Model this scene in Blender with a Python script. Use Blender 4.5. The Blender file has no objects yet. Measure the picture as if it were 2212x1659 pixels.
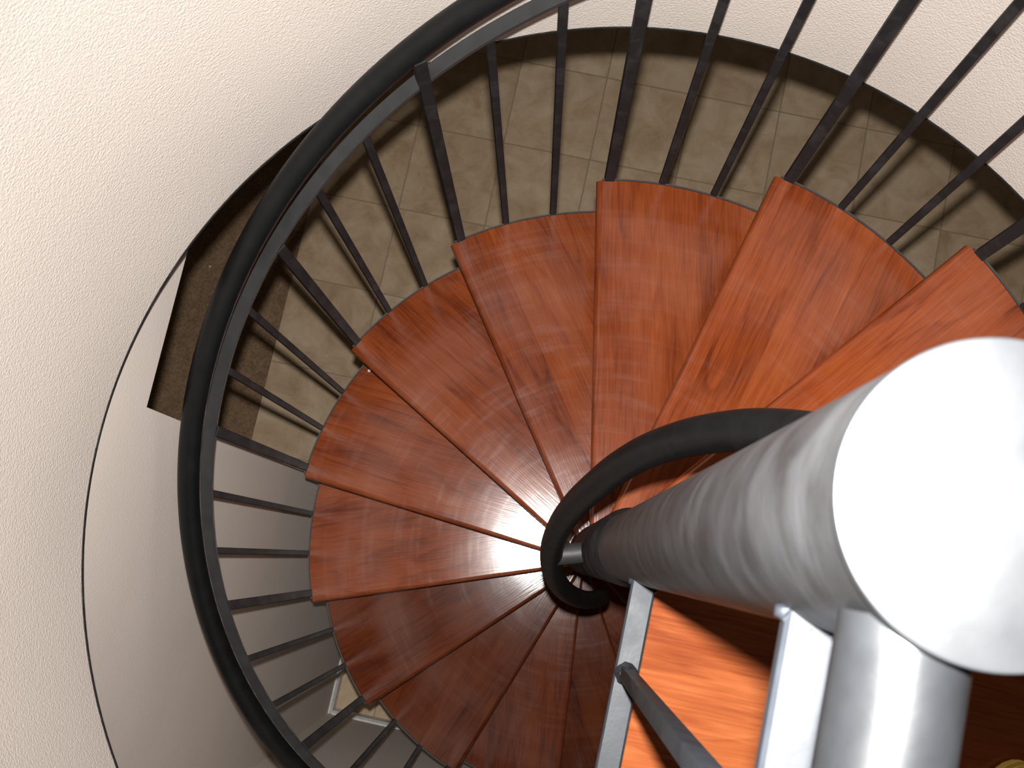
import bpy, bmesh, math, random
from mathutils import Vector, Matrix
from math import sin, cos, pi, radians, degrees, sqrt, asin, atan2

random.seed(7)
SC = bpy.context.scene
COL = SC.collection

# ------------------------------------------------------------------ dimensions (metres)
D = radians(24.915)          # angle between treads
H = 0.2039                   # rise
R = 0.688                    # tread outer radius
S_OFF = 0.0277               # nosing overhang in front of the radial line
RB = 0.695                   # baluster circle
RR = 0.706                   # handrail circle
HR = 0.865                   # handrail height over the tread line
PR = 0.0445                  # pole radius
ZCAP = 1.376
ZF = -14 * H                 # lower floor
ZL = 2 * H                   # landing
ZC = 0.065                   # lower ceiling = bottom of the round wall
RW = 0.7575                  # round wall radius
CW = (0.005, 0.006)          # round wall centre
WU = -0.760                  # plane of the left lower wall
WW = -0.765                  # plane of the front lower wall
KS = range(-1, 14)
G = radians(-50.68)          # room grid
UX = Vector((cos(G), sin(G), 0)); WX = Vector((-sin(G), cos(G), 0))
ROOM = Matrix(((UX.x, WX.x, 0, 0), (UX.y, WX.y, 0, 0), (0, 0, 1, 0), (0, 0, 0, 1)))


def uw(u, w, z):
    return UX * u + WX * w + Vector((0, 0, z))


# ------------------------------------------------------------------ node helpers
def mat(name):
    m = bpy.data.materials.new(name); m.use_nodes = True
    nt = m.node_tree; nt.nodes.clear()
    out = nt.nodes.new('ShaderNodeOutputMaterial')
    p = nt.nodes.new('ShaderNodeBsdfPrincipled')
    nt.links.new(p.outputs[0], out.inputs[0])
    return m, nt, p


def nd(nt, kind, **kw):
    n = nt.nodes.new(kind)
    for k, v in kw.items():
        if k.startswith('i_'):
            key = k[2:]
            key = int(key) if key.isdigit() else key.replace('_', ' ')
            n.inputs[key].default_value = v
        else:
            setattr(n, k, v)
    return n


def lk(nt, a, b): nt.links.new(a, b)


def ramp(nt, src, stops, interp='LINEAR'):
    r = nt.nodes.new('ShaderNodeValToRGB'); r.color_ramp.interpolation = interp
    els = r.color_ramp.elements
    els[0].position, els[0].color = stops[0][0], stops[0][1]
    els[1].position, els[1].color = stops[-1][0], stops[-1][1]
    for p, c in stops[1:-1]:
        e = els.new(p); e.color = c
    lk(nt, src, r.inputs[0]); return r.outputs[0]


def g4(v): return (v, v, v, 1)


def math_(nt, op, a, b=None):
    n = nt.nodes.new('ShaderNodeMath'); n.operation = op
    for i, x in enumerate((a, b)):
        if x is None: continue
        if isinstance(x, (int, float)): n.inputs[i].default_value = x
        else: lk(nt, x, n.inputs[i])
    return n.outputs[0]


def mixc(nt, fac, a, b, mode='MIX'):
    n = nt.nodes.new('ShaderNodeMix'); n.data_type = 'RGBA'; n.blend_type = mode
    for i, x in ((0, fac), (6, a), (7, b)):
        if isinstance(x, (int, float)): n.inputs[i].default_value = x
        elif isinstance(x, tuple): n.inputs[i].default_value = x
        else: lk(nt, x, n.inputs[i])
    return n.outputs[2]


def wood_mat(name, dark, mid, light, rough=0.113, board=0.082, smear=1.0):
    m, nt, p = mat(name)
    tc = nd(nt, 'ShaderNodeTexCoord'); oi = nd(nt, 'ShaderNodeObjectInfo')
    rnd = oi.outputs['Random']
    off = nd(nt, 'ShaderNodeCombineXYZ')
    lk(nt, math_(nt, 'MULTIPLY', rnd, 37.0), off.inputs[0])
    lk(nt, math_(nt, 'MULTIPLY', rnd, 91.0), off.inputs[1])
    lk(nt, math_(nt, 'MULTIPLY', rnd, 53.0), off.inputs[2])
    sep = nd(nt, 'ShaderNodeSeparateXYZ'); lk(nt, tc.outputs['Object'], sep.inputs[0])
    # boards glued side by side
    bi = math_(nt, 'FLOOR', math_(nt, 'ADD', math_(nt, 'DIVIDE', sep.outputs[1], board), math_(nt, 'MULTIPLY', rnd, 5.0)))
    wn = nd(nt, 'ShaderNodeTexWhiteNoise', noise_dimensions='2D')
    cv = nd(nt, 'ShaderNodeCombineXYZ'); lk(nt, bi, cv.inputs[0]); lk(nt, math_(nt, 'MULTIPLY', rnd, 77.0), cv.inputs[1])
    lk(nt, cv.outputs[0], wn.inputs['Vector'])
    bofs = nd(nt, 'ShaderNodeVectorMath', operation='SCALE'); lk(nt, wn.outputs['Color'], bofs.inputs[0]); bofs.inputs['Scale'].default_value = 6.0
    v1 = nd(nt, 'ShaderNodeVectorMath', operation='ADD'); lk(nt, tc.outputs['Object'], v1.inputs[0]); lk(nt, off.outputs[0], v1.inputs[1])
    v2 = nd(nt, 'ShaderNodeVectorMath', operation='ADD'); lk(nt, v1.outputs[0], v2.inputs[0]); lk(nt, bofs.outputs[0], v2.inputs[1])
    # broad figure: rings distorted along the board
    mp = nd(nt, 'ShaderNodeMapping'); mp.inputs['Scale'].default_value = (1.1, 9.0, 9.0); lk(nt, v2.outputs[0], mp.inputs['Vector'])
    n1 = nd(nt, 'ShaderNodeTexNoise'); n1.inputs['Scale'].default_value = 1.0; n1.inputs['Detail'].default_value = 2.0; n1.inputs['Distortion'].default_value = 0.4
    lk(nt, mp.outputs[0], n1.inputs['Vector'])
    rings = math_(nt, 'FRACT', math_(nt, 'MULTIPLY', n1.outputs['Fac'], 9.0))
    ringl = ramp(nt, rings, [(0, g4(0.0)), (0.62, g4(0.12)), (0.90, g4(1.0)), (1, g4(0.1))])
    # fine pores
    mp2 = nd(nt, 'ShaderNodeMapping'); mp2.inputs['Scale'].default_value = (15.0, 260.0, 260.0); lk(nt, v1.outputs[0], mp2.inputs['Vector'])
    n2 = nd(nt, 'ShaderNodeTexNoise'); n2.inputs['Scale'].default_value = 1.0; n2.inputs['Detail'].default_value = 4.0
    lk(nt, mp2.outputs[0], n2.inputs['Vector'])
    # mottled stain
    mp3 = nd(nt, 'ShaderNodeMapping'); mp3.inputs['Scale'].default_value = (6.0, 16.0, 16.0); lk(nt, v1.outputs[0], mp3.inputs['Vector'])
    n3 = nd(nt, 'ShaderNodeTexNoise'); n3.inputs['Scale'].default_value = 1.0; n3.inputs['Detail'].default_value = 3.0
    lk(nt, mp3.outputs[0], n3.inputs['Vector'])
    f = math_(nt, 'ADD', math_(nt, 'MULTIPLY', wn.outputs['Value'], 0.16), math_(nt, 'MULTIPLY', n3.outputs['Fac'], 0.55))
    f = math_(nt, 'SUBTRACT', f, math_(nt, 'MULTIPLY', ringl, 0.125))
    f = math_(nt, 'ADD', f, math_(nt, 'MULTIPLY', math_(nt, 'SUBTRACT', n2.outputs['Fac'], 0.5), 0.5))
    col = ramp(nt, f, [(0.06, dark), (0.33, mid), (0.62, light)])
    # per-tread tone: slight wood variation, plus light falloff painted into the deeper treads
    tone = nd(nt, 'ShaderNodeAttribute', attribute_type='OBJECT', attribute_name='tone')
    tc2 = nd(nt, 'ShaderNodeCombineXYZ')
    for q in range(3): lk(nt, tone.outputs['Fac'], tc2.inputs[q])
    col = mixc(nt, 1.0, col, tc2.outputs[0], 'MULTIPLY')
    # thin film of building dust, partly wiped in arcs
    dust_a = nd(nt, 'ShaderNodeAttribute', attribute_type='OBJECT', attribute_name='dust')
    n4 = nd(nt, 'ShaderNodeTexNoise'); n4.inputs['Scale'].default_value = 6.0; n4.inputs['Detail'].default_value = 4.0; n4.inputs['Distortion'].default_value = 1.0
    lk(nt, v1.outputs[0], n4.inputs['Vector'])
    blot = ramp(nt, n4.outputs['Fac'], [(0.40, g4(0)), (0.72, g4(1))])
    rr = math_(nt, 'SQRT', math_(nt, 'ADD', math_(nt, 'MULTIPLY', sep.outputs[0], sep.outputs[0]), math_(nt, 'MULTIPLY', sep.outputs[1], sep.outputs[1])))
    aa = math_(nt, 'ARCTAN2', sep.outputs[1], sep.outputs[0])
    pv = nd(nt, 'ShaderNodeCombineXYZ'); lk(nt, math_(nt, 'MULTIPLY', rr, 60.0), pv.inputs[0]); lk(nt, math_(nt, 'MULTIPLY', aa, 2.2), pv.inputs[1]); lk(nt, math_(nt, 'MULTIPLY', rnd, 40.0), pv.inputs[2])
    n5 = nd(nt, 'ShaderNodeTexNoise'); n5.inputs['Scale'].default_value = 1.0; n5.inputs['Detail'].default_value = 3.0; n5.inputs['Distortion'].default_value = 0.3
    lk(nt, pv.outputs[0], n5.inputs['Vector'])
    arcs = ramp(nt, n5.outputs['Fac'], [(0.50, g4(0)), (0.74, g4(1))])
    film = math_(nt, 'MULTIPLY', math_(nt, 'ADD', math_(nt, 'MULTIPLY', blot, 0.55), math_(nt, 'MULTIPLY', arcs, math_(nt, 'ADD', math_(nt, 'MULTIPLY', blot, 0.8), 0.25))), dust_a.outputs['Fac'])
    col = mixc(nt, math_(nt, 'MULTIPLY', film, 0.17 * smear), col, (0.36, 0.24, 0.21, 1))
    b = nd(nt, 'ShaderNodeBump'); b.inputs['Strength'].default_value = 0.05; b.inputs['Distance'].default_value = 0.002
    lk(nt, n2.outputs['Fac'], b.inputs['Height'])
    # varnish: a clean sharp gloss, hazier where dust lies
    nt.nodes.remove(p)
    df = nd(nt, 'ShaderNodeBsdfDiffuse'); lk(nt, col, df.inputs['Color']); lk(nt, b.outputs[0], df.inputs['Normal'])
    g1 = nd(nt, 'ShaderNodeBsdfGlossy', distribution='BECKMANN'); g1.inputs['Roughness'].default_value = rough
    g2 = nd(nt, 'ShaderNodeBsdfGlossy', distribution='GGX'); g2.inputs['Roughness'].default_value = rough + 0.04
    for g in (g1, g2): lk(nt, b.outputs[0], g.inputs['Normal']); g.inputs['Color'].default_value = (1, 1, 1, 1)
    mg = nd(nt, 'ShaderNodeMixShader')
    hz = math_(nt, 'MINIMUM', math_(nt, 'ADD', math_(nt, 'MULTIPLY', dust_a.outputs['Fac'], 0.55), math_(nt, 'MULTIPLY', film, 0.6)), 1.0)
    lk(nt, hz, mg.inputs[0]); lk(nt, g1.outputs[0], mg.inputs[1]); lk(nt, g2.outputs[0], mg.inputs[2])
    fz = nd(nt, 'ShaderNodeFresnel'); fz.inputs['IOR'].default_value = 1.5; lk(nt, b.outputs[0], fz.inputs['Normal'])
    ms = nd(nt, 'ShaderNodeMixShader'); lk(nt, fz.outputs[0], ms.inputs[0]); lk(nt, df.outputs[0], ms.inputs[1]); lk(nt, mg.outputs[0], ms.inputs[2])
    out = [n_ for n_ in nt.nodes if n_.type == 'OUTPUT_MATERIAL'][0]
    lk(nt, ms.outputs[0], out.inputs[0])
    return m


def metal_mat(name, base, rough, streak=0.0, streak_scale=(6, 6, 60), var=0.25, light=(0.2, 0.2, 0.21, 1), bump=0.1, spec=0.5):
    m, nt, p = mat(name)
    tc = nd(nt, 'ShaderNodeTexCoord')
    n = nd(nt, 'ShaderNodeTexNoise'); n.inputs['Scale'].default_value = 35; n.inputs['Detail'].default_value = 4
    lk(nt, tc.outputs['Object'], n.inputs['Vector'])
    d = tuple(c * (1 - var) for c in base[:3]) + (1,); l = tuple(c * (1 + var) for c in base[:3]) + (1,)
    col = ramp(nt, n.outputs['Fac'], [(0.3, d), (0.7, l)])
    if streak:
        mp = nd(nt, 'ShaderNodeMapping'); mp.inputs['Scale'].default_value = streak_scale; mp.inputs['Rotation'].default_value = (0.55, 0.35, 0.2)
        lk(nt, tc.outputs['Object'], mp.inputs['Vector'])
        n2 = nd(nt, 'ShaderNodeTexNoise'); n2.inputs['Scale'].default_value = 1; n2.inputs['Detail'].default_value = 5; n2.inputs['Distortion'].default_value = 0.6
        lk(nt, mp.outputs[0], n2.inputs['Vector'])
        s = ramp(nt, n2.outputs['Fac'], [(0.5, g4(0)), (0.75, g4(1))])
        col = mixc(nt, math_(nt, 'MULTIPLY', s, streak), col, light)
    lk(nt, col, p.inputs['Base Color'])
    r = ramp(nt, n.outputs['Fac'], [(0.3, g4(rough - 0.05)), (0.7, g4(rough + 0.08))])
    lk(nt, r, p.inputs['Roughness'])
    p.inputs['Specular IOR Level'].default_value = spec
    if bump:
        n3 = nd(nt, 'ShaderNodeTexNoise'); n3.inputs['Scale'].default_value = 260; n3.inputs['Detail'].default_value = 2
        lk(nt, tc.outputs['Object'], n3.inputs['Vector'])
        b = nd(nt, 'ShaderNodeBump'); b.inputs['Strength'].default_value = bump; b.inputs['Distance'].default_value = 0.001
        lk(nt, n3.outputs['Fac'], b.inputs['Height']); lk(nt, b.outputs[0], p.inputs['Normal'])
    return m


def wall_mat(name, a, b_, scale, strength, dist=0.004, rough=0.85):
    m, nt, p = mat(name)
    tc = nd(nt, 'ShaderNodeTexCoord')
    big = nd(nt, 'ShaderNodeTexNoise'); big.inputs['Scale'].default_value = 4; big.inputs['Detail'].default_value = 4
    lk(nt, tc.outputs['Object'], big.inputs['Vector'])
    lk(nt, ramp(nt, big.outputs['Fac'], [(0.3, a), (0.7, b_)]), p.inputs['Base Color'])
    p.inputs['Roughness'].default_value = rough
    p.inputs['Specular IOR Level'].default_value = 0.25
    n = nd(nt, 'ShaderNodeTexNoise'); n.inputs['Scale'].default_value = scale; n.inputs['Detail'].default_value = 3; n.inputs['Roughness'].default_value = 0.55
    lk(nt, tc.outputs['Object'], n.inputs['Vector'])
    h = ramp(nt, n.outputs['Fac'], [(0.35, g4(0)), (0.7, g4(1))])
    b = nd(nt, 'ShaderNodeBump'); b.inputs['Strength'].default_value = strength; b.inputs['Distance'].default_value = dist
    lk(nt, h, b.inputs['Height']); lk(nt, b.outputs[0], p.inputs['Normal'])
    return m


def tile_mat():
    m, nt, p = mat('travertine_tile')
    tc = nd(nt, 'ShaderNodeTexCoord'); sep = nd(nt, 'ShaderNodeSeparateXYZ'); lk(nt, tc.outputs['Object'], sep.inputs[0])
    T = 0.3597
    fu = math_(nt, 'DIVIDE', math_(nt, 'ADD', sep.outputs[0], 0.957 + 20 * T), T)
    fw = math_(nt, 'DIVIDE', math_(nt, 'ADD', sep.outputs[1], -1.222 + 20 * T), T)
    du = math_(nt, 'ABSOLUTE', math_(nt, 'SUBTRACT', math_(nt, 'FRACT', math_(nt, 'ADD', fu, 0.5)), 0.5))
    dw = math_(nt, 'ABSOLUTE', math_(nt, 'SUBTRACT', math_(nt, 'FRACT', math_(nt, 'ADD', fw, 0.5)), 0.5))
    dmin = math_(nt, 'MINIMUM', du, dw)
    line = ramp(nt, dmin, [(0.0, g4(1)), (0.006, g4(0.75)), (0.0095, g4(0))])
    iv = nd(nt, 'ShaderNodeCombineXYZ'); lk(nt, math_(nt, 'FLOOR', fu), iv.inputs[0]); lk(nt, math_(nt, 'FLOOR', fw), iv.inputs[1])
    wn = nd(nt, 'ShaderNodeTexWhiteNoise', noise_dimensions='2D'); lk(nt, iv.outputs[0], wn.inputs['Vector'])
    o = nd(nt, 'ShaderNodeVectorMath', operation='SCALE'); lk(nt, wn.outputs['Color'], o.inputs[0]); o.inputs['Scale'].default_value = 8
    v = nd(nt, 'ShaderNodeVectorMath', operation='ADD'); lk(nt, tc.outputs['Object'], v.inputs[0]); lk(nt, o.outputs[0], v.inputs[1])
    n = nd(nt, 'ShaderNodeTexNoise'); n.inputs['Scale'].default_value = 9; n.inputs['Detail'].default_value = 8; n.inputs['Roughness'].default_value = 0.65; n.inputs['Distortion'].default_value = 0.5
    lk(nt, v.outputs[0], n.inputs['Vector'])
    f = math_(nt, 'ADD', n.outputs['Fac'], math_(nt, 'MULTIPLY', math_(nt, 'SUBTRACT', wn.outputs['Value'], 0.5), 0.14))
    col = ramp(nt, f, [(0.25, (0.43, 0.285, 0.165, 1)), (0.5, (0.59, 0.43, 0.275, 1)), (0.72, (0.70, 0.55, 0.385, 1))])
    col = mixc(nt, line, col, (0.34, 0.25, 0.165, 1))
    lk(nt, col, p.inputs['Base Color'])
    p.inputs['Roughness'].default_value = 0.5; p.inputs['Specular IOR Level'].default_value = 0.3
    return m


def carpet_mat():
    m, nt, p = mat('brown_carpet')
    tc = nd(nt, 'ShaderNodeTexCoord')
    n = nd(nt, 'ShaderNodeTexNoise'); n.inputs['Scale'].default_value = 90; n.inputs['Detail'].default_value = 6; n.inputs['Roughness'].default_value = 0.8
    lk(nt, tc.outputs['Object'], n.inputs['Vector'])
    n2 = nd(nt, 'ShaderNodeTexNoise'); n2.inputs['Scale'].default_value = 14; lk(nt, tc.outputs['Object'], n2.inputs['Vector'])
    f = math_(nt, 'ADD', math_(nt, 'MULTIPLY', n.outputs['Fac'], 0.75), math_(nt, 'MULTIPLY', n2.outputs['Fac'], 0.25))
    lk(nt, ramp(nt, f, [(0.3, (0.15, 0.09, 0.052, 1)), (0.5, (0.34, 0.215, 0.128, 1)), (0.72, (0.54, 0.38, 0.235, 1))]), p.inputs['Base Color'])
    p.inputs['Roughness'].default_value = 1.0; p.inputs['Specular IOR Level'].default_value = 0.1
    b = nd(nt, 'ShaderNodeBump'); b.inputs['Strength'].default_value = 0.8; b.inputs['Distance'].default_value = 0.01
    lk(nt, n.outputs['Fac'], b.inputs['Height']); lk(nt, b.outputs[0], p.inputs['Normal'])
    return m


def plain(name, c, rough=0.5, spec=0.4):
    m, nt, p = mat(name)
    tc = nd(nt, 'ShaderNodeTexCoord')
    n = nd(nt, 'ShaderNodeTexNoise'); n.inputs['Scale'].default_value = 60; lk(nt, tc.outputs['Object'], n.inputs['Vector'])
    lk(nt, ramp(nt, n.outputs['Fac'], [(0.3, tuple(x * .9 for x in c) + (1,)), (0.7, tuple(x * 1.1 for x in c) + (1,))]), p.inputs['Base Color'])
    p.inputs['Roughness'].default_value = rough; p.inputs['Specular IOR Level'].default_value = spec
    return m


M_WOOD = wood_mat('cherry_stained_wood', (0.085, 0.0145, 0.0040, 1), (0.182, 0.0372, 0.0098, 1), (0.255, 0.062, 0.0170, 1))
M_WOODL = wood_mat('cherry_stained_landing_wood', (0.145, 0.029, 0.0090, 1), (0.262, 0.070, 0.0220, 1), (0.36, 0.115, 0.041, 1), board=0.13, smear=0.3)
M_BLACK = metal_mat('black_painted_steel', (0.0140, 0.0135, 0.0145), 0.58, streak=0.25, streak_scale=(30, 30, 22), light=(0.09, 0.09, 0.095, 1), spec=0.12)
M_RIM = metal_mat('dull_steel_edge', (0.030, 0.029, 0.028), 0.5)
M_STRIP = metal_mat('charcoal_painted_steel', (0.0225, 0.0225, 0.0232), 0.5, streak=0.02, var=0.10)
M_RAIL = metal_mat('black_handrail_paint', (0.0035, 0.0040, 0.0045), 0.42, streak=0.03, bump=0.05, light=(0.05, 0.052, 0.055, 1), spec=0.25, var=0.1)
M_POLE = metal_mat('dusty_black_pole_paint', (0.0260, 0.0262, 0.0275), 0.45, streak=0.7, streak_scale=(16, 16, 19), light=(0.085, 0.086, 0.092, 1), spec=0.4)
M_BAR = metal_mat('grey_painted_steel', (0.0170, 0.0195, 0.0245), 0.5, streak=0.12, light=(0.075, 0.082, 0.096, 1), bump=0.08, spec=0.38)
M_TOP = metal_mat('near_black_rail_paint', (0.0088, 0.0094, 0.0104), 0.34, streak=0.10, light=(0.02, 0.021, 0.023, 1), bump=0.05)
M_CAP = metal_mat('dark_cap_paint', (0.0135, 0.0143, 0.0156), 0.42, bump=0.03, var=0.08)
M_STUCCO = wall_mat('cream_textured_plaster', (0.66, 0.588, 0.53, 1), (0.70, 0.623, 0.562, 1), 300, 0.28)
M_LOWWALL = wall_mat('grey_beige_wall_paint', (0.78, 0.69, 0.62, 1), (0.82, 0.73, 0.66, 1), 220, 0.08)
M_CEIL = wall_mat('white_ceiling_paint', (0.70, 0.66, 0.60, 1), (0.74, 0.70, 0.64, 1), 160, 0.2)
M_TRIM = plain('white_gloss_trim', (0.78, 0.77, 0.75), 0.35)
M_TILE = tile_mat()
M_CARPET = carpet_mat()
M_NAVY = plain('dark_blue_grey_leather', (0.045, 0.05, 0.07), 0.5)
M_YELLOW = plain('yellow_rubber', (0.85, 0.62, 0.16), 0.5)
M_TAN = plain('grey_beige_suede', (0.36, 0.29, 0.21), 0.8)
M_CRUMB = plain('pale_plaster_crumb', (0.75, 0.68, 0.6), 0.8)


# ------------------------------------------------------------------ object helpers
def link(name, bm, m, parent=None, smooth=True, matrix=None, auto=35, flat=0.0):
    bmesh.ops.recalc_face_normals(bm, faces=bm.faces)
    me = bpy.data.meshes.new(name)
    bm.to_mesh(me); bm.free()
    me.materials.append(m)
    if smooth:
        me.set_sharp_from_angle(angle=radians(auto))
        amax = max(f.area for f in me.polygons)
        for f in me.polygons: f.use_smooth = not (flat and f.area > amax * flat)
    o = bpy.data.objects.new(name, me); COL.objects.link(o)
    if parent is not None: o.parent = parent
    if matrix is not None: o.matrix_local = matrix
    return o


def thing(name, label, cat, loc=(0, 0, 0), rz=0.0, group=None):
    o = bpy.data.objects.new(name, None); COL.objects.link(o)
    o.location = loc; o.rotation_euler = (0, 0, rz); o.empty_display_size = 0.1
    o['label'] = label; o['category'] = cat; o['kind'] = 'thing'
    if group: o['group'] = group
    return o


def struct(o, label, cat):
    o['kind'] = 'structure'; o['label'] = label; o['category'] = cat; return o


def copy_part(src, parent, matrix=None, rz=None, loc=None):
    c = src.copy(); COL.objects.link(c); c.parent = parent
    if matrix is not None: c.matrix_local = matrix
    if rz is not None:
        c.location = loc; c.rotation_euler = (0, 0, rz)
    for ch in src.children:
        d = ch.copy(); COL.objects.link(d); d.parent = c
    return c


def add_box(bm, lo, hi, bevel=0.0, seg=2):
    b = bmesh.new()
    vs = [b.verts.new((x, y, z)) for x in (lo[0], hi[0]) for y in (lo[1], hi[1]) for z in (lo[2], hi[2])]
    for q in ((0, 1, 3, 2), (4, 6, 7, 5), (0, 4, 5, 1), (2, 3, 7, 6), (0, 2, 6, 4), (1, 5, 7, 3)):
        b.faces.new([vs[i] for i in q])
    if bevel:
        bmesh.ops.bevel(b, geom=b.edges[:], offset=bevel, segments=seg, profile=0.5, affect='EDGES', clamp_overlap=True)
    merge(bm, b)


def merge(bm, b):
    me = bpy.data.meshes.new('tmp'); b.to_mesh(me); b.free(); bm.from_mesh(me); bpy.data.meshes.remove(me)


def add_prism(bm, pts, z0, z1):
    b = bmesh.new()
    lo = [b.verts.new((x, y, z0)) for x, y in pts]; hi = [b.verts.new((x, y, z1)) for x, y in pts]
    n = len(pts)
    b.faces.new(lo[::-1]); b.faces.new(hi)
    for i in range(n):
        b.faces.new((lo[i], lo[(i + 1) % n], hi[(i + 1) % n], hi[i]))
    merge(bm, b)


def add_sweep(bm, frames, section, cap=True):
    """frames: list of (centre, a, b) ; section: list of (x, y) put at centre + a*x + b*y"""
    b = bmesh.new(); rings = []
    for c, a, e in frames:
        rings.append([b.verts.new(c + a * x + e * y) for x, y in section])
    n = len(section)
    for r0, r1 in zip(rings, rings[1:]):
        for i in range(n):
            b.faces.new((r0[i], r0[(i + 1) % n], r1[(i + 1) % n], r1[i]))
    if cap:
        b.faces.new(rings[0][::-1]); b.faces.new(rings[-1])
    merge(bm, b)


def circ(r, n=24): return [(r * cos(2 * pi * i / n), r * sin(2 * pi * i / n)) for i in range(n)]


def path_frames(pts, up=Vector((0, 0, 1))):
    fr = []
    for i, p in enumerate(pts):
        t = (pts[min(i + 1, len(pts) - 1)] - pts[max(i - 1, 0)]).normalized()
        a = t.cross(up)
        if a.length < 1e-6: a = Vector((1, 0, 0))
        a.normalize(); e = a.cross(t).normalized()
        fr.append((p, a, e))
    return fr


def add_tube(bm, pts, r, n=24, round_ends=False):
    fr = path_frames(pts)
    if not round_ends:
        add_sweep(bm, fr, circ(r, n)); return
    # taper the ends to a dome
    b = bmesh.new(); rings = []
    def ring(c, a, e, k): return [b.verts.new(c + a * x * k + e * y * k) for x, y in circ(r, n)]
    t0 = (pts[0] - pts[1]).normalized(); t1 = (pts[-1] - pts[-2]).normalized()
    for ph in (80, 55, 30):
        rings.append(ring(fr[0][0] + t0 * r * 0.6 * sin(radians(ph)), fr[0][1], fr[0][2], cos(radians(ph))))
    for c, a, e in fr: rings.append(ring(c, a, e, 1))
    for ph in (30, 55, 80):
        rings.append(ring(fr[-1][0] + t1 * r * 0.6 * sin(radians(ph)), fr[-1][1], fr[-1][2], cos(radians(ph))))
    for r0, r1 in zip(rings, rings[1:]):
        for i in range(n): b.faces.new((r0[i], r0[(i + 1) % n], r1[(i + 1) % n], r1[i]))
    b.faces.new(rings[0][::-1]); b.faces.new(rings[-1]); merge(bm, b)


def rect(w, h, c=0.0015):
    x, y = w / 2, h / 2
    return [(-x + c, -y), (x - c, -y), (x, -y + c), (x, y - c), (x - c, y), (-x + c, y), (-x, y - c), (-x, -y + c)]


def add_cyl(bm, r, z0, z1, n=48, bevel=0.0):
    b = bmesh.new()
    prof = [(r, z0), (r, z1 - bevel)] + ([(r - bevel * 0.3, z1 - bevel * 0.3), (r - bevel, z1)] if bevel else [])
    if not bevel: prof[-1] = (r, z1)
    rings = [[b.verts.new((q * cos(2 * pi * i / n), q * sin(2 * pi * i / n), z)) for i in range(n)] for q, z in prof]
    for r0, r1 in zip(rings, rings[1:]):
        for i in range(n): b.faces.new((r0[i], r0[(i + 1) % n], r1[(i + 1) % n], r1[i]))
    b.faces.new(rings[0][::-1]); b.faces.new(rings[-1]); merge(bm, b)


def lump(bm, c, s, seed, sub=2):
    rn = random.Random(seed); b = bmesh.new()
    bmesh.ops.create_icosphere(b, subdivisions=sub, radius=1)
    for v in b.verts:
        k = 1 + rn.uniform(-.18, .18)
        v.co = Vector((c[0] + v.co.x * s[0] * k, c[1] + v.co.y * s[1] * k, c[2] + v.co.z * s[2] * k))
    merge(bm, b)


# ------------------------------------------------------------------ THE STAIRCASE
stair = thing('spiral_staircase', 'spiral staircase of glossy red-brown wooden treads turning round a black steel pole', 'staircase', (0, 0, ZF))
OZ = -ZF   # the empty stands on the lower floor

# pole and cap
bm = bmesh.new(); add_cyl(bm, PR, 0, ZCAP - 0.004 + OZ, 96)
pole = link('center_pole', bm, M_POLE, stair)
bm = bmesh.new(); add_cyl(bm, PR + 0.0004, ZCAP - 0.004 + OZ, ZCAP + OZ, 96, bevel=0.0012)
link('pole_cap', bm, M_CAP, pole)
bm = bmesh.new(); add_cyl(bm, 0.11, 0, 0.01, 48, bevel=0.003)
link('base_plate', bm, M_BLACK, pole)


def tread_outline(rin, rout, front, ov=0.0, inset=0.0):
    """front edge parallel to x at y=front, back edge along angle -D"""
    pts = []
    a0 = asin(min(1, front / rin)) if front < rin else pi / 2
    a1 = asin(front / rout)
    ab = -D + ov
    n = 14
    for i in range(n + 1):            # outer arc from the back to the nosing corner
        a = ab + (a1 - ab) * i / n
        pts.append((rout * cos(a), rout * sin(a)))
    for i in range(7):                # inner arc from the front to the back
        a = a0 + (ab - a0) * i / 6
        pts.append((rin * cos(a), rin * sin(a)))
    return pts


TH = 0.028
bm = bmesh.new(); add_prism(bm, tread_outline(0.0525, R, S_OFF), -TH, 0)
bm.edges.ensure_lookup_table(); bm.verts.ensure_lookup_table()
front = [e for e in bm.edges if all(abs(v.co.y - S_OFF) < 1e-4 for v in e.verts) and abs(e.verts[0].co.x - e.verts[1].co.x) > 0.3]
bmesh.ops.bevel(bm, geom=front, offset=0.0115, segments=6, profile=0.5, affect='EDGES')
top = [e for e in bm.edges if e.is_manifold and e.calc_face_angle(0) > radians(50) and max(v.co.z for v in e.verts) > -1e-4 and abs(e.verts[0].co.z - e.verts[1].co.z) < 1e-4]
bmesh.ops.bevel(bm, geom=top, offset=0.003, segments=2, profile=0.5, affect='EDGES', clamp_overlap=True)
tread0 = link('tread', bm, M_WOOD, stair, flat=0.05)


def arc_strip(bm, r0, r1, a0, a1, z0, z1, n=16):
    b = bmesh.new(); rings = []
    for i in range(n + 1):
        a = a0 + (a1 - a0) * i / n
        rings.append([b.verts.new((q * cos(a), q * sin(a), z)) for q, z in ((r0, z0), (r1, z0), (r1, z1), (r0, z1))])
    for p, q in zip(rings, rings[1:]):
        for i in range(4): b.faces.new((p[i], p[(i + 1) % 4], q[(i + 1) % 4], q[i]))
    b.faces.new(rings[0][::-1]); b.faces.new(rings[-1]); merge(bm, b)


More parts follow.
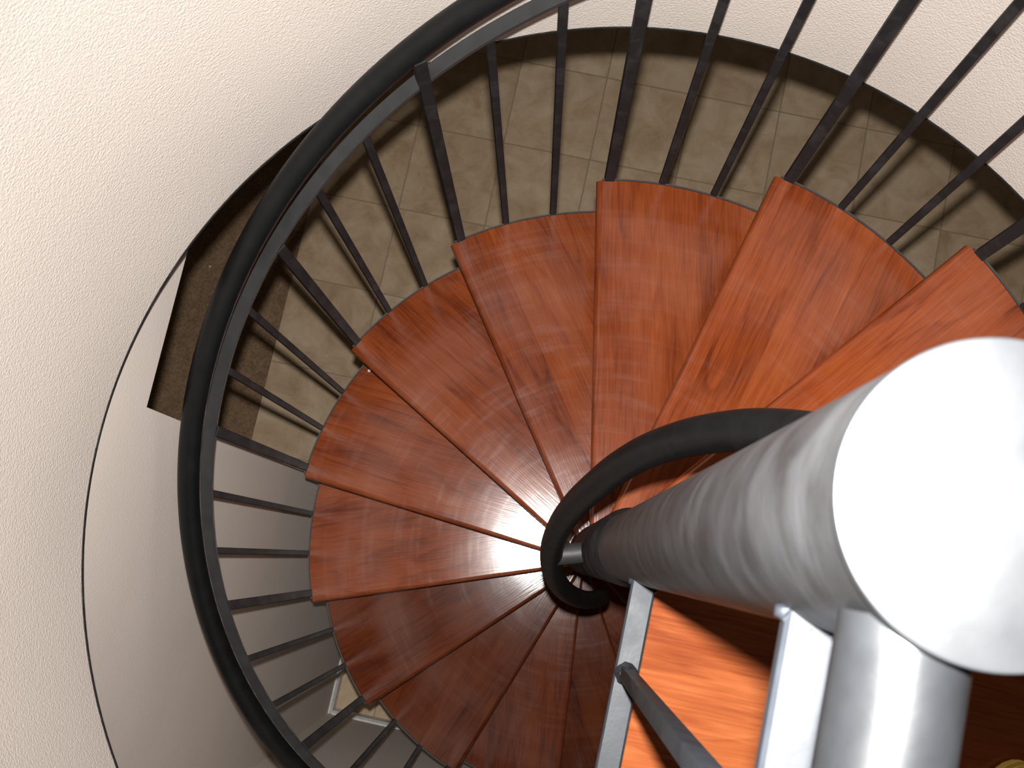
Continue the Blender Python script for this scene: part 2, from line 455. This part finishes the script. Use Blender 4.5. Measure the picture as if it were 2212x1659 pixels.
a_corner = asin(S_OFF / R)
bm = bmesh.new(); arc_strip(bm, R + 0.0004, R + 0.0036, -D, a_corner - radians(0.9), -0.046, 0.0012)
rim = link('edge_strip', bm, M_RIM, tread0, smooth=False)
bm = bmesh.new()
add_prism(bm, tread_outline(0.0505, R - 0.001, S_OFF - 0.012, ov=0.01), -0.046, -TH - 0.0003)
link('support_pan', bm, M_BLACK, tread0, smooth=False)
bm = bmesh.new(); b = bmesh.new(); n = 48
rings = [[b.verts.new((q * cos(2 * pi * i / n), q * sin(2 * pi * i / n), z)) for i in range(n)] for q, z in ((0.0452, -H + 0.012), (0.0515, -H + 0.02), (0.0515, -0.036), (0.04465, -0.009))]
for r0, r1 in zip(rings, rings[1:]):
    for i in range(n): b.faces.new((r0[i], r0[(i + 1) % n], r1[(i + 1) % n], r1[i]))
b.faces.new(rings[0][::-1]); b.faces.new(rings[-1]); merge(bm, b)
link('hub_sleeve', bm, M_BLACK, tread0)

treads = {}
for k in KS:
    if k == KS[0]:
        tread0.location = (0, 0, -k * H + OZ); tread0.rotation_euler = (0, 0, k * D); treads[k] = tread0
    else:
        treads[k] = copy_part(tread0, stair, rz=k * D, loc=(0, 0, -k * H + OZ))

DUST = {-1: .4, 0: .30, 1: .45, 2: .55, 3: .85, 4: 1.0, 5: 1.0, 6: .95, 7: .5, 8: .35, 9: .55, 10: .6}
TONE = {-1: 1.0, 0: 1.0, 1: 1.02, 2: 1.0, 3: .97, 4: 1.05, 5: 1.14, 6: 1.20, 7: .64, 8: .60, 9: .74, 10: .58, 11: .8}  # lower treads tinted darker to imitate light falling off with depth
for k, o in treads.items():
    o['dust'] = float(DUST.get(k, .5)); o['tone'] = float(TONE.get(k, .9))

# square landing platform at the top
LM = Matrix.Translation((0, 0, ZL + OZ)) @ ROOM
bm = bmesh.new(); b = bmesh.new()
add_box(b, (0.0, -0.752, -0.03), (0.80, 0.0, 0), bevel=0.006, seg=3)
merge(bm, b)
land = link('landing_platform', bm, M_WOODL, stair, matrix=LM, flat=0.05)
bm = bmesh.new(); add_box(bm, (0.004, -0.75, -0.11), (0.80, -0.004, -0.0305))
link('landing_frame', bm, M_BLACK, land, smooth=False)
land['dust'] = 0.25; land['tone'] = 1.0
land['label'] = 'square landing platform of stained wood'

# ------------------------------------------------------------------ STAIR RAILING
rail = thing('stair_railing', 'black steel stair railing with square balusters winding round the outer edge of the treads', 'railing', (0, 0, ZF))


def helix(r, z0, k0, k1, n):
    return [Vector((r * cos(k0 * D + (k1 - k0) * D * i / n), r * sin(k0 * D + (k1 - k0) * D * i / n),
                    z0 - H * (k0 + (k1 - k0) * i / n) + OZ)) for i in range(n + 1)]


K0, K1 = -2.05, 13.25
bm = bmesh.new(); add_tube(bm, helix(RR, HR, K0, K1, 300), 0.0186, 28, round_ends=True)
link('handrail', bm, M_RAIL, rail)
bm = bmesh.new()
fr = []
for p in helix(0.6990, HR - 0.079, K0, K1, 300):
    rad = Vector((p.x, p.y, 0)).normalized(); tan = Vector((-rad.y * 0.699 * D, rad.x * 0.699 * D, -H)).normalized()
    fr.append((p, rad, rad.cross(tan).normalized()))
add_sweep(bm, fr, rect(0.0215, 0.010))
link('sub_rail', bm, M_STRIP, rail)


def baluster_mesh(size, hgt, name):
    b = bmesh.new(); s = size / 2
    add_box(b, (-s, -s, 0), (s, s, hgt), bevel=0.0012, seg=2)
    me = bpy.data.meshes.new(name)
    bmesh.ops.recalc_face_normals(b, faces=b.faces); b.to_mesh(me); b.free(); me.materials.append(M_BLACK)
    for f in me.polygons: f.use_smooth = False
    return me


BDROP = 0.045
thick_me = baluster_mesh(0.0180, HR - 0.079 - 0.004 + BDROP, 'baluster')
tall_me = baluster_mesh(0.0180, HR - 0.006 + BDROP, 'baluster')
thin_me = {j: baluster_mesh(0.0122, HR - 0.079 - 0.0048 + BDROP + H * j / 3.0 * 0.98, 'baluster') for j in (1, 2)}
for k in KS:
    for j, offd in ((0, 0.25), (1, -7.95), (2, -16.1)):
        th = k * D + radians(offd)
        o = bpy.data.objects.new('baluster', (tall_me if k in (-1, 3, 11) else thick_me) if j == 0 else thin_me[j]); COL.objects.link(o)
        o.parent = rail
        o.location = (RB * cos(th), RB * sin(th), -k * H - BDROP + OZ)
        o.rotation_euler = (0, 0, th)

# ------------------------------------------------------------------ INNER HANDRAIL (tight coil round the pole)
inner = thing('inner_handrail', 'tight black handrail coil curving close round the centre pole', 'handrail', (0, 0, ZF))
IR = [(-25, .108), (17, .107), (34, .1025), (52, .0978), (69, .0930), (85, .0893), (103, .0908), (122, .0945), (142, .0988), (162, .1010), (181, .1018), (202, .0998), (225, .0992), (250, .099)]


def ir(t):
    for (a, ra), (b_, rb) in zip(IR, IR[1:]):
        if a <= t <= b_:
            f = (t - a) / (b_ - a); f = f * f * (3 - 2 * f); return ra + (rb - ra) * f
    return IR[-1][1]


pts = []
N = 200
sm = [ir(-25 + 268 * i / N) for i in range(N + 1)]
for _ in range(30):
    sm = [sm[0]] + [(sm[i - 1] + 2 * sm[i] + sm[i + 1]) / 4 for i in range(1, N)] + [sm[-1]]
for i in range(N + 1):
    t = radians(-25 + 268 * i / N)
    pts.append(Vector((sm[i] * cos(t), sm[i] * sin(t), 0.8764 - 0.41544 * t + OZ)))
bm = bmesh.new(); add_tube(bm, pts, 0.0183, 28, round_ends=True)
link('coil_tube', bm, M_RAIL, inner)
ts = radians(147); zs = 0.8764 - 0.41544 * ts
for t0, nm in ((ts, 'standoff'), (radians(-15), 'standoff')):
    zz = 0.8764 - 0.41544 * t0 + OZ
    e = Vector((cos(t0), sin(t0), 0))
    bm = bmesh.new()
    add_tube(bm, [e * (PR - 0.004) + Vector((0, 0, zz)), e * 0.092 + Vector((0, 0, zz))], 0.0165, 24)
    so = link(nm, bm, M_STRIP, inner)
    bm = bmesh.new()
    add_tube(bm, [e * (PR - 0.001) + Vector((0, 0, zz)), e * (PR + 0.0035) + Vector((0, 0, zz))], 0.0188, 24)
    link('weld_bead', bm, M_STRIP, so)

# ------------------------------------------------------------------ LANDING RAILING
lr = thing('landing_railing', 'straight grey steel landing railing leading off the top of the pole', 'railing', (0, 0, ZL))
LZ = -ZL
UB = -0.0080
WE = -0.775


def straight(w0, w1, u, z): return [uw(u, w0 + (w1 - w0) * i / 8, z + LZ) for i in range(9)]


bm = bmesh.new(); add_tube(bm, straight(-0.036, WE, -0.0118, 1.3505), 0.0190, 40)
tr = link('top_rail', bm, M_TOP, lr)
bm = bmesh.new(); add_sweep(bm, path_frames(straight(-0.038, WE, -0.0125, 1.240)), rect(0.0200, 0.011, 0.0018))
mr = link('sub_rail', bm, M_BAR, lr)
bm = bmesh.new(); add_sweep(bm, path_frames(straight(-0.038, WE, UB, 0.514)), rect(0.0238, 0.0125, 0.0018))
br = link('bottom_rail', bm, M_BAR, lr)
for par, u, z, sx in ((mr, -0.0125, 1.240, 0.0125), (br, UB, 0.514, 0.0145)):
    bm = bmesh.new()
    for i in range(9):
        a = -1 + 2 * i / 8
        wv = -sqrt(PR * PR - (u + a * sx * 0.8) ** 2)
        c = uw(u + a * sx * 0.85, wv - 0.002, z + LZ)
        if par is tr: c.z -= 0.002
        lump(bm, c + Vector((0, 0, 0.001)), (0.0034, 0.0034, 0.0044), 20 + i + int(z * 100), 2)
    link('weld_bead', bm, M_BAR, par)
bal_w = [-0.131 - 0.108 * i for i in range(6)]
for i, w in enumerate(bal_w):
    bm = bmesh.new(); s = 0.0066
    add_box(bm, (UB - s, w - s, 0.519 + LZ), (UB + s, w + s, 1.236 + LZ), bevel=0.0010)
    bb = link('baluster', bm, M_BAR, lr, matrix=ROOM)
    bm = bmesh.new(); rn = random.Random(i)
    b = bmesh.new()
    jit = [rn.uniform(-.0012, .0012) for _ in range(20)]
    rings = [[b.verts.new((UB + (q + jit[j]) * cos(2 * pi * j / 20), w + (q + jit[j]) * sin(2 * pi * j / 20), z + LZ)) for j in range(20)] for q, z in ((0.0116, 0.5190), (0.0112, 0.5214), (0.0098, 0.5236), (0.0080, 0.5262), (0.0068, 0.5310))]
    for r0, r1 in zip(rings, rings[1:]):
        for j in range(20): b.faces.new((r0[j], r0[(j + 1) % 20], r1[(j + 1) % 20], r1[j]))
    b.faces.new(rings[-1]); b.faces.new(rings[0][::-1]); merge(bm, b)
    link('weld_bead', bm, M_BLACK, bb)
# short legs tying the bottom rail down to the landing edge
bm = bmesh.new(); add_box(bm, (UB - 0.009, -0.735 - 0.009, ZL + 0.0005 + LZ), (UB + 0.009, -0.735 + 0.009, 1.34 + LZ), bevel=0.0012)
link('end_post', bm, M_BAR, lr, matrix=ROOM)

# ------------------------------------------------------------------ THE SETTING
A_OPEN0 = G                    # direction +u
A_OPEN1 = G + radians(270)     # direction -w
ZTOP = 2.85


def wall_arc(bm, r0, r1, a0, a1, z0, z1, n):
    b = bmesh.new(); rings = []
    for i in range(n + 1):
        a = a0 + (a1 - a0) * i / n
        rings.append([b.verts.new((CW[0] + q * cos(a), CW[1] + q * sin(a), z)) for q, z in ((r0, z0), (r1, z0), (r1, z1), (r0, z1))])
    for p, q in zip(rings, rings[1:]):
        for i in range(4): b.faces.new((p[i], p[(i + 1) % 4], q[(i + 1) % 4], q[i]))
    b.faces.new(rings[0][::-1]); b.faces.new(rings[-1]); merge(bm, b)


bm = bmesh.new(); wall_arc(bm, RW, RW + 0.05, A_OPEN0, A_OPEN1, ZC, ZTOP, 160)
wall_arc(bm, RW, RW + 0.05, A_OPEN1, A_OPEN0 + 2 * pi, ZC, ZL - 0.115, 48)
struct(link('wall_round', bm, M_STUCCO, auto=30), 'cream textured curved wall wrapping the stairwell above its round opening', 'wall')

bm = bmesh.new()
wall_arc(bm, RW - 0.0017, RW + 0.001, A_OPEN0, A_OPEN0 + 2 * pi, ZC - 0.001, ZC + 0.003, 200)
struct(link('trim_1', bm, M_BLACK, smooth=False), 'thin dark edge strip along the bottom of the round wall', 'trim')

# lower ceiling with the round opening
bm = bmesh.new(); n = 160
b = bmesh.new(); inner_ring, outer_ring = [], []
for i in range(n):
    a = 2 * pi * i / n
    inner_ring.append((CW[0] + (RW + 0.002) * cos(a), CW[1] + (RW + 0.002) * sin(a)))
    outer_ring.append((5.4 * cos(a), 5.4 * sin(a)))
for z0 in (ZC + 0.001, ZC + 0.05):
    pass
vi = [b.verts.new((x, y, ZC + 0.001)) for x, y in inner_ring]; vo = [b.verts.new((x, y, ZC + 0.001)) for x, y in outer_ring]
vi2 = [b.verts.new((x, y, ZC + 0.06)) for x, y in inner_ring]; vo2 = [b.verts.new((x, y, ZC + 0.06)) for x, y in outer_ring]
for i in range(n):
    j = (i + 1) % n
    b.faces.new((vi[i], vi[j], vo[j], vo[i])); b.faces.new((vi2[i], vo2[i], vo2[j], vi2[j]))
    b.faces.new((vo[i], vo[j], vo2[j], vo2[i])); b.faces.new((vi[j], vi[i], vi2[i], vi2[j]))
merge(bm, b)
struct(link('ceiling', bm, M_CEIL, auto=30), 'white ceiling of the lower room around the round stair opening', 'ceiling')

# lower floor
bm = bmesh.new(); add_box(bm, (-1.314, -2.0, -0.05), (3.6, 4.1, 0))
struct(link('floor', bm, M_TILE, matrix=Matrix.Translation((0, 0, ZF)) @ ROOM, smooth=False), 'beige travertine tile floor far below the stairs', 'floor')
bm = bmesh.new(); add_box(bm, (-3.4, -2.0, -0.05), (-1.3142, 4.1, 0.004))
struct(link('floor_carpet', bm, M_CARPET, matrix=Matrix.Translation((0, 0, ZF)) @ ROOM, smooth=False), 'brown carpet beyond the opening at the left of the tile floor', 'carpet')

# lower walls (room grid); the left one has an opening with a low header
W0 = 0.052     # jamb
ZH = -0.084    # header underside
TW = 0.115


def wall_with_opening(bm):
    zc = ZC + 0.0005
    r = 0.018
    # outline in (w, z): solid left of the jamb + header to the right, rounded drywall corners along the opening
    def col(pts):
        b = bmesh.new()
        f0 = [b.verts.new((WU, w, z)) for w, z in pts]; f1 = [b.verts.new((WU - TW, w, z)) for w, z in pts]
        b.faces.new(f0); b.faces.new(f1[::-1])
        for i in range(len(pts)):
            j = (i + 1) % len(pts); b.faces.new((f0[i], f1[i], f1[j], f0[j]))
        es = [e for e in b.edges if all(abs(v.co.x - WU) < 1e-6 for v in e.verts) and
              (all(abs(v.co.y - W0) < 1e-5 for v in e.verts) or all(abs(v.co.z - ZH) < 1e-5 for v in e.verts))]
        bmesh.ops.bevel(b, geom=es, offset=0.008, segments=4, profile=0.5, affect='EDGES')
        merge(bm, b)
    col([(-2.0, ZF), (W0, ZF), (W0, ZH), (4.1, ZH), (4.1, zc), (-2.0, zc)])


bm = bmesh.new(); wall_with_opening(bm)
struct(link('wall_left', bm, M_LOWWALL, matrix=ROOM), 'smooth grey-beige lower wall at the left with a wide opening to the carpet', 'wall')


def room_box(name, lo, hi, m, label, cat, bevel=0.0):
    bm = bmesh.new(); add_box(bm, lo, hi, bevel=bevel)
    return struct(link(name, bm, m, matrix=ROOM, smooth=bool(bevel)), label, cat)


room_box('wall_front', (WU - TW, WW - 0.1, ZF), (3.6, WW, ZC), M_LOWWALL, 'smooth grey-beige lower wall behind the lowest treads', 'wall')
room_box('wall_far', (-3.5, -2.0, ZF), (-3.4, 4.1, ZC), M_LOWWALL, 'grey-beige wall at the far side of the carpeted space', 'wall')
BH = 0.085; BT = 0.014


def baseboard(name, pts_a, pts_b, label, axis):
    # profile: face, small bevelled top
    bm = bmesh.new()
    if axis == 'w':
        sec = [(0, 0), (BT, 0), (BT, BH - 0.012), (BT * 0.45, BH), (0, BH)]
        fr = [Vector((WU, w, ZF)) for w in (pts_a, pts_b)]
        b = bmesh.new(); rings = [[b.verts.new((f.x + x, f.y, f.z + z)) for x, z in sec] for f in fr]
    else:
        sec = [(0, 0), (BT, 0), (BT, BH - 0.012), (BT * 0.45, BH), (0, BH)]
        fr = [Vector((u, WW, ZF)) for u in (pts_a, pts_b)]
        b = bmesh.new(); rings = [[b.verts.new((f.x, f.y + x, f.z + z)) for x, z in sec] for f in fr]
    for i in range(5): b.faces.new((rings[0][i], rings[0][(i + 1) % 5], rings[1][(i + 1) % 5], rings[1][i]))
    b.faces.new(rings[0][::-1]); b.faces.new(rings[1]); merge(bm, b)
    struct(link(name, bm, M_TRIM, matrix=ROOM, smooth=False), label, 'baseboard')


baseboard('baseboard_left', WW + 0.001, W0 - 0.002, 'white baseboard along the left lower wall', 'w')
baseboard('baseboard_front', WU + BT + 0.001, 3.59, 'white baseboard along the lower wall behind the treads', 'u')

# upper hall beyond the landing (behind the camera)
bm = bmesh.new()
add_prism(bm, [(0.8, -2.6), (2.6, -2.6), (2.6, -0.0), (0.8, -0.0)], ZL - 0.2, ZL)
add_prism(bm, [(-0.02, -2.6), (0.7995, -2.6), (0.7995, -0.7535), (-0.02, -0.7535)], ZL - 0.2, ZL)
hall = struct(link('floor_upper', bm, M_WOODL, matrix=ROOM, smooth=False), 'stained wood hall floor beyond the landing', 'floor')
hall['dust'] = 0.25; hall['tone'] = 1.0
room_box('wall_hall_left', (-0.12, -2.6, ZL - 0.2), (-0.02, -0.808, ZTOP), M_STUCCO, 'cream hall wall left of the landing', 'wall')
room_box('wall_hall_front', (0.815, 0.0, ZL - 0.2), (2.6, 0.1, ZTOP), M_STUCCO, 'cream hall wall right of the landing', 'wall')
room_box('ceiling_upper', (-0.95, -2.8, ZTOP), (2.8, 0.95, ZTOP + 0.1), M_CEIL, 'white ceiling over the stairwell and hall', 'ceiling')

# ------------------------------------------------------------------ SMALL THINGS
shoe = thing('shoe', 'dark blue-grey shoe with yellow sole edge on the landing at the bottom right corner', 'shoe', uw(0.424, -0.2805, ZL), G)


def sole_outline(sx, sy, n=40):
    o = []
    for i in range(n):
        a = 2 * pi * i / n
        y = sin(a) * sy; x = cos(a) * sx
        x *= 1.0 + 0.10 * (y / sy) - 0.12 * math.exp(-((y / sy + 0.25) / 0.35) ** 2)
        o.append((x, y))
    return o


bm = bmesh.new(); add_prism(bm, sole_outline(0.052, 0.143), 0.0, 0.024)
bmesh.ops.bevel(bm, geom=[e for e in bm.edges if e.is_manifold and e.calc_face_angle(0) > 1], offset=0.004, segments=2, affect='EDGES')
link('sole', bm, M_YELLOW, shoe)
bm = bmesh.new(); b = bmesh.new(); rings = []
for f, z in ((1.0, 0.0245), (0.97, 0.034), (0.88, 0.048), (0.70, 0.060), (0.45, 0.068)):
    o = sole_outline(0.0475 * f, 0.137 * (0.55 + 0.45 * f))
    rings.append([b.verts.new((x, y - 0.02 * (1 - f), z + 0.028 * max(0, -y / 0.14) * (1 - f) * 2.2)) for x, y in o])
for r0, r1 in zip(rings, rings[1:]):
    for i in range(40): b.faces.new((r0[i], r0[(i + 1) % 40], r1[(i + 1) % 40], r1[i]))
b.faces.new(rings[-1]); b.faces.new(rings[0][::-1]); merge(bm, b)
link('upper', bm, M_NAVY, shoe)
bm = bmesh.new(); lump(bm, (-0.017, 0.098, 0.047), (0.022, 0.032, 0.011), 3, 3)
link('toe_patch', bm, M_TAN, shoe)

bm = bmesh.new(); lump(bm, (0, 0, 0.0028), (0.0042, 0.0034, 0.0028), 5, 2)
o = link('plaster_crumb', bm, M_CRUMB); o.location = (-0.1392, 0.6560, -5 * H + 0.0002)
o['label'] = 'tiny pale crumb on a tread edge beside the nosing above it'; o['category'] = 'crumb'; o['kind'] = 'thing'
bm = bmesh.new(); lump(bm, (0, 0, 0.004), (0.0055, 0.0045, 0.004), 6, 2)
o = link('paper_scrap', bm, M_CRUMB); o.location = (-0.4061, 1.7977, ZF + 0.0045)
o['label'] = 'tiny white scrap lying on the brown carpet'; o['category'] = 'scrap'; o['kind'] = 'thing'

# ------------------------------------------------------------------ CAMERA
cam_d = bpy.data.cameras.new('camera'); cam = bpy.data.objects.new('camera', cam_d); COL.objects.link(cam)
rot = ((0.7826515803852276, 0.6176075082457844, -0.07757234996401051),
       (-0.6221412657753813, 0.7721646675790097, -0.1292361078104868),
       (-0.01991856269693551, 0.1494078040164935, 0.9885750143307575))
mw = Matrix([rot[i] + (c,) for i, c in enumerate((-0.10674549, 0.06581011, 1.68756433))] + [(0, 0, 0, 1)])
cam.matrix_world = mw
cam_d.sensor_fit = 'HORIZONTAL'; cam_d.sensor_width = 36.0
cam_d.lens = 36.0 * 2500.52 / 2212.0
cam_d.clip_start = 0.02; cam_d.clip_end = 50
cam_d.dof.use_dof = True; cam_d.dof.focus_distance = 2.2; cam_d.dof.aperture_fstop = 24
SC.camera = cam

# ------------------------------------------------------------------ LIGHT: the camera's own flash
fl_d = bpy.data.lights.new('camera_flash', 'SPOT'); fl = bpy.data.objects.new('camera_flash', fl_d); COL.objects.link(fl)
fm = mw @ Matrix.Rotation(radians(-2.8), 4, 'Y') @ Matrix.Rotation(radians(-2.8), 4, 'X'); fm.translation = Vector((-0.07418, 0.10569, 1.72163)); fl.matrix_world = fm
fl_d.energy = 272.0; fl_d.spot_size = radians(88); fl_d.spot_blend = 1.0; fl_d.shadow_soft_size = 0.012
fl_d.color = (1.0, 0.985, 0.96)
W = bpy.data.worlds.new('world'); SC.world = W; W.use_nodes = True
W.node_tree.nodes['Background'].inputs[0].default_value = (1.0, 0.9, 0.76, 1); W.node_tree.nodes['Background'].inputs[1].default_value = 0.05

vs = SC.view_settings
SC.display_settings.display_device = 'sRGB'
vs.view_transform = 'Standard'; vs.look = 'None'; vs.gamma = 1.0; vs.use_curve_mapping = False; vs.exposure = 0.0
SC.cycles.max_bounces = 8; SC.cycles.diffuse_bounces = 4; SC.cycles.glossy_bounces = 4
SC.cycles.use_denoising = True
SC.cycles.caustics_reflective = False; SC.cycles.caustics_refractive = False
SC.cycles.sample_clamp_indirect = 4.0
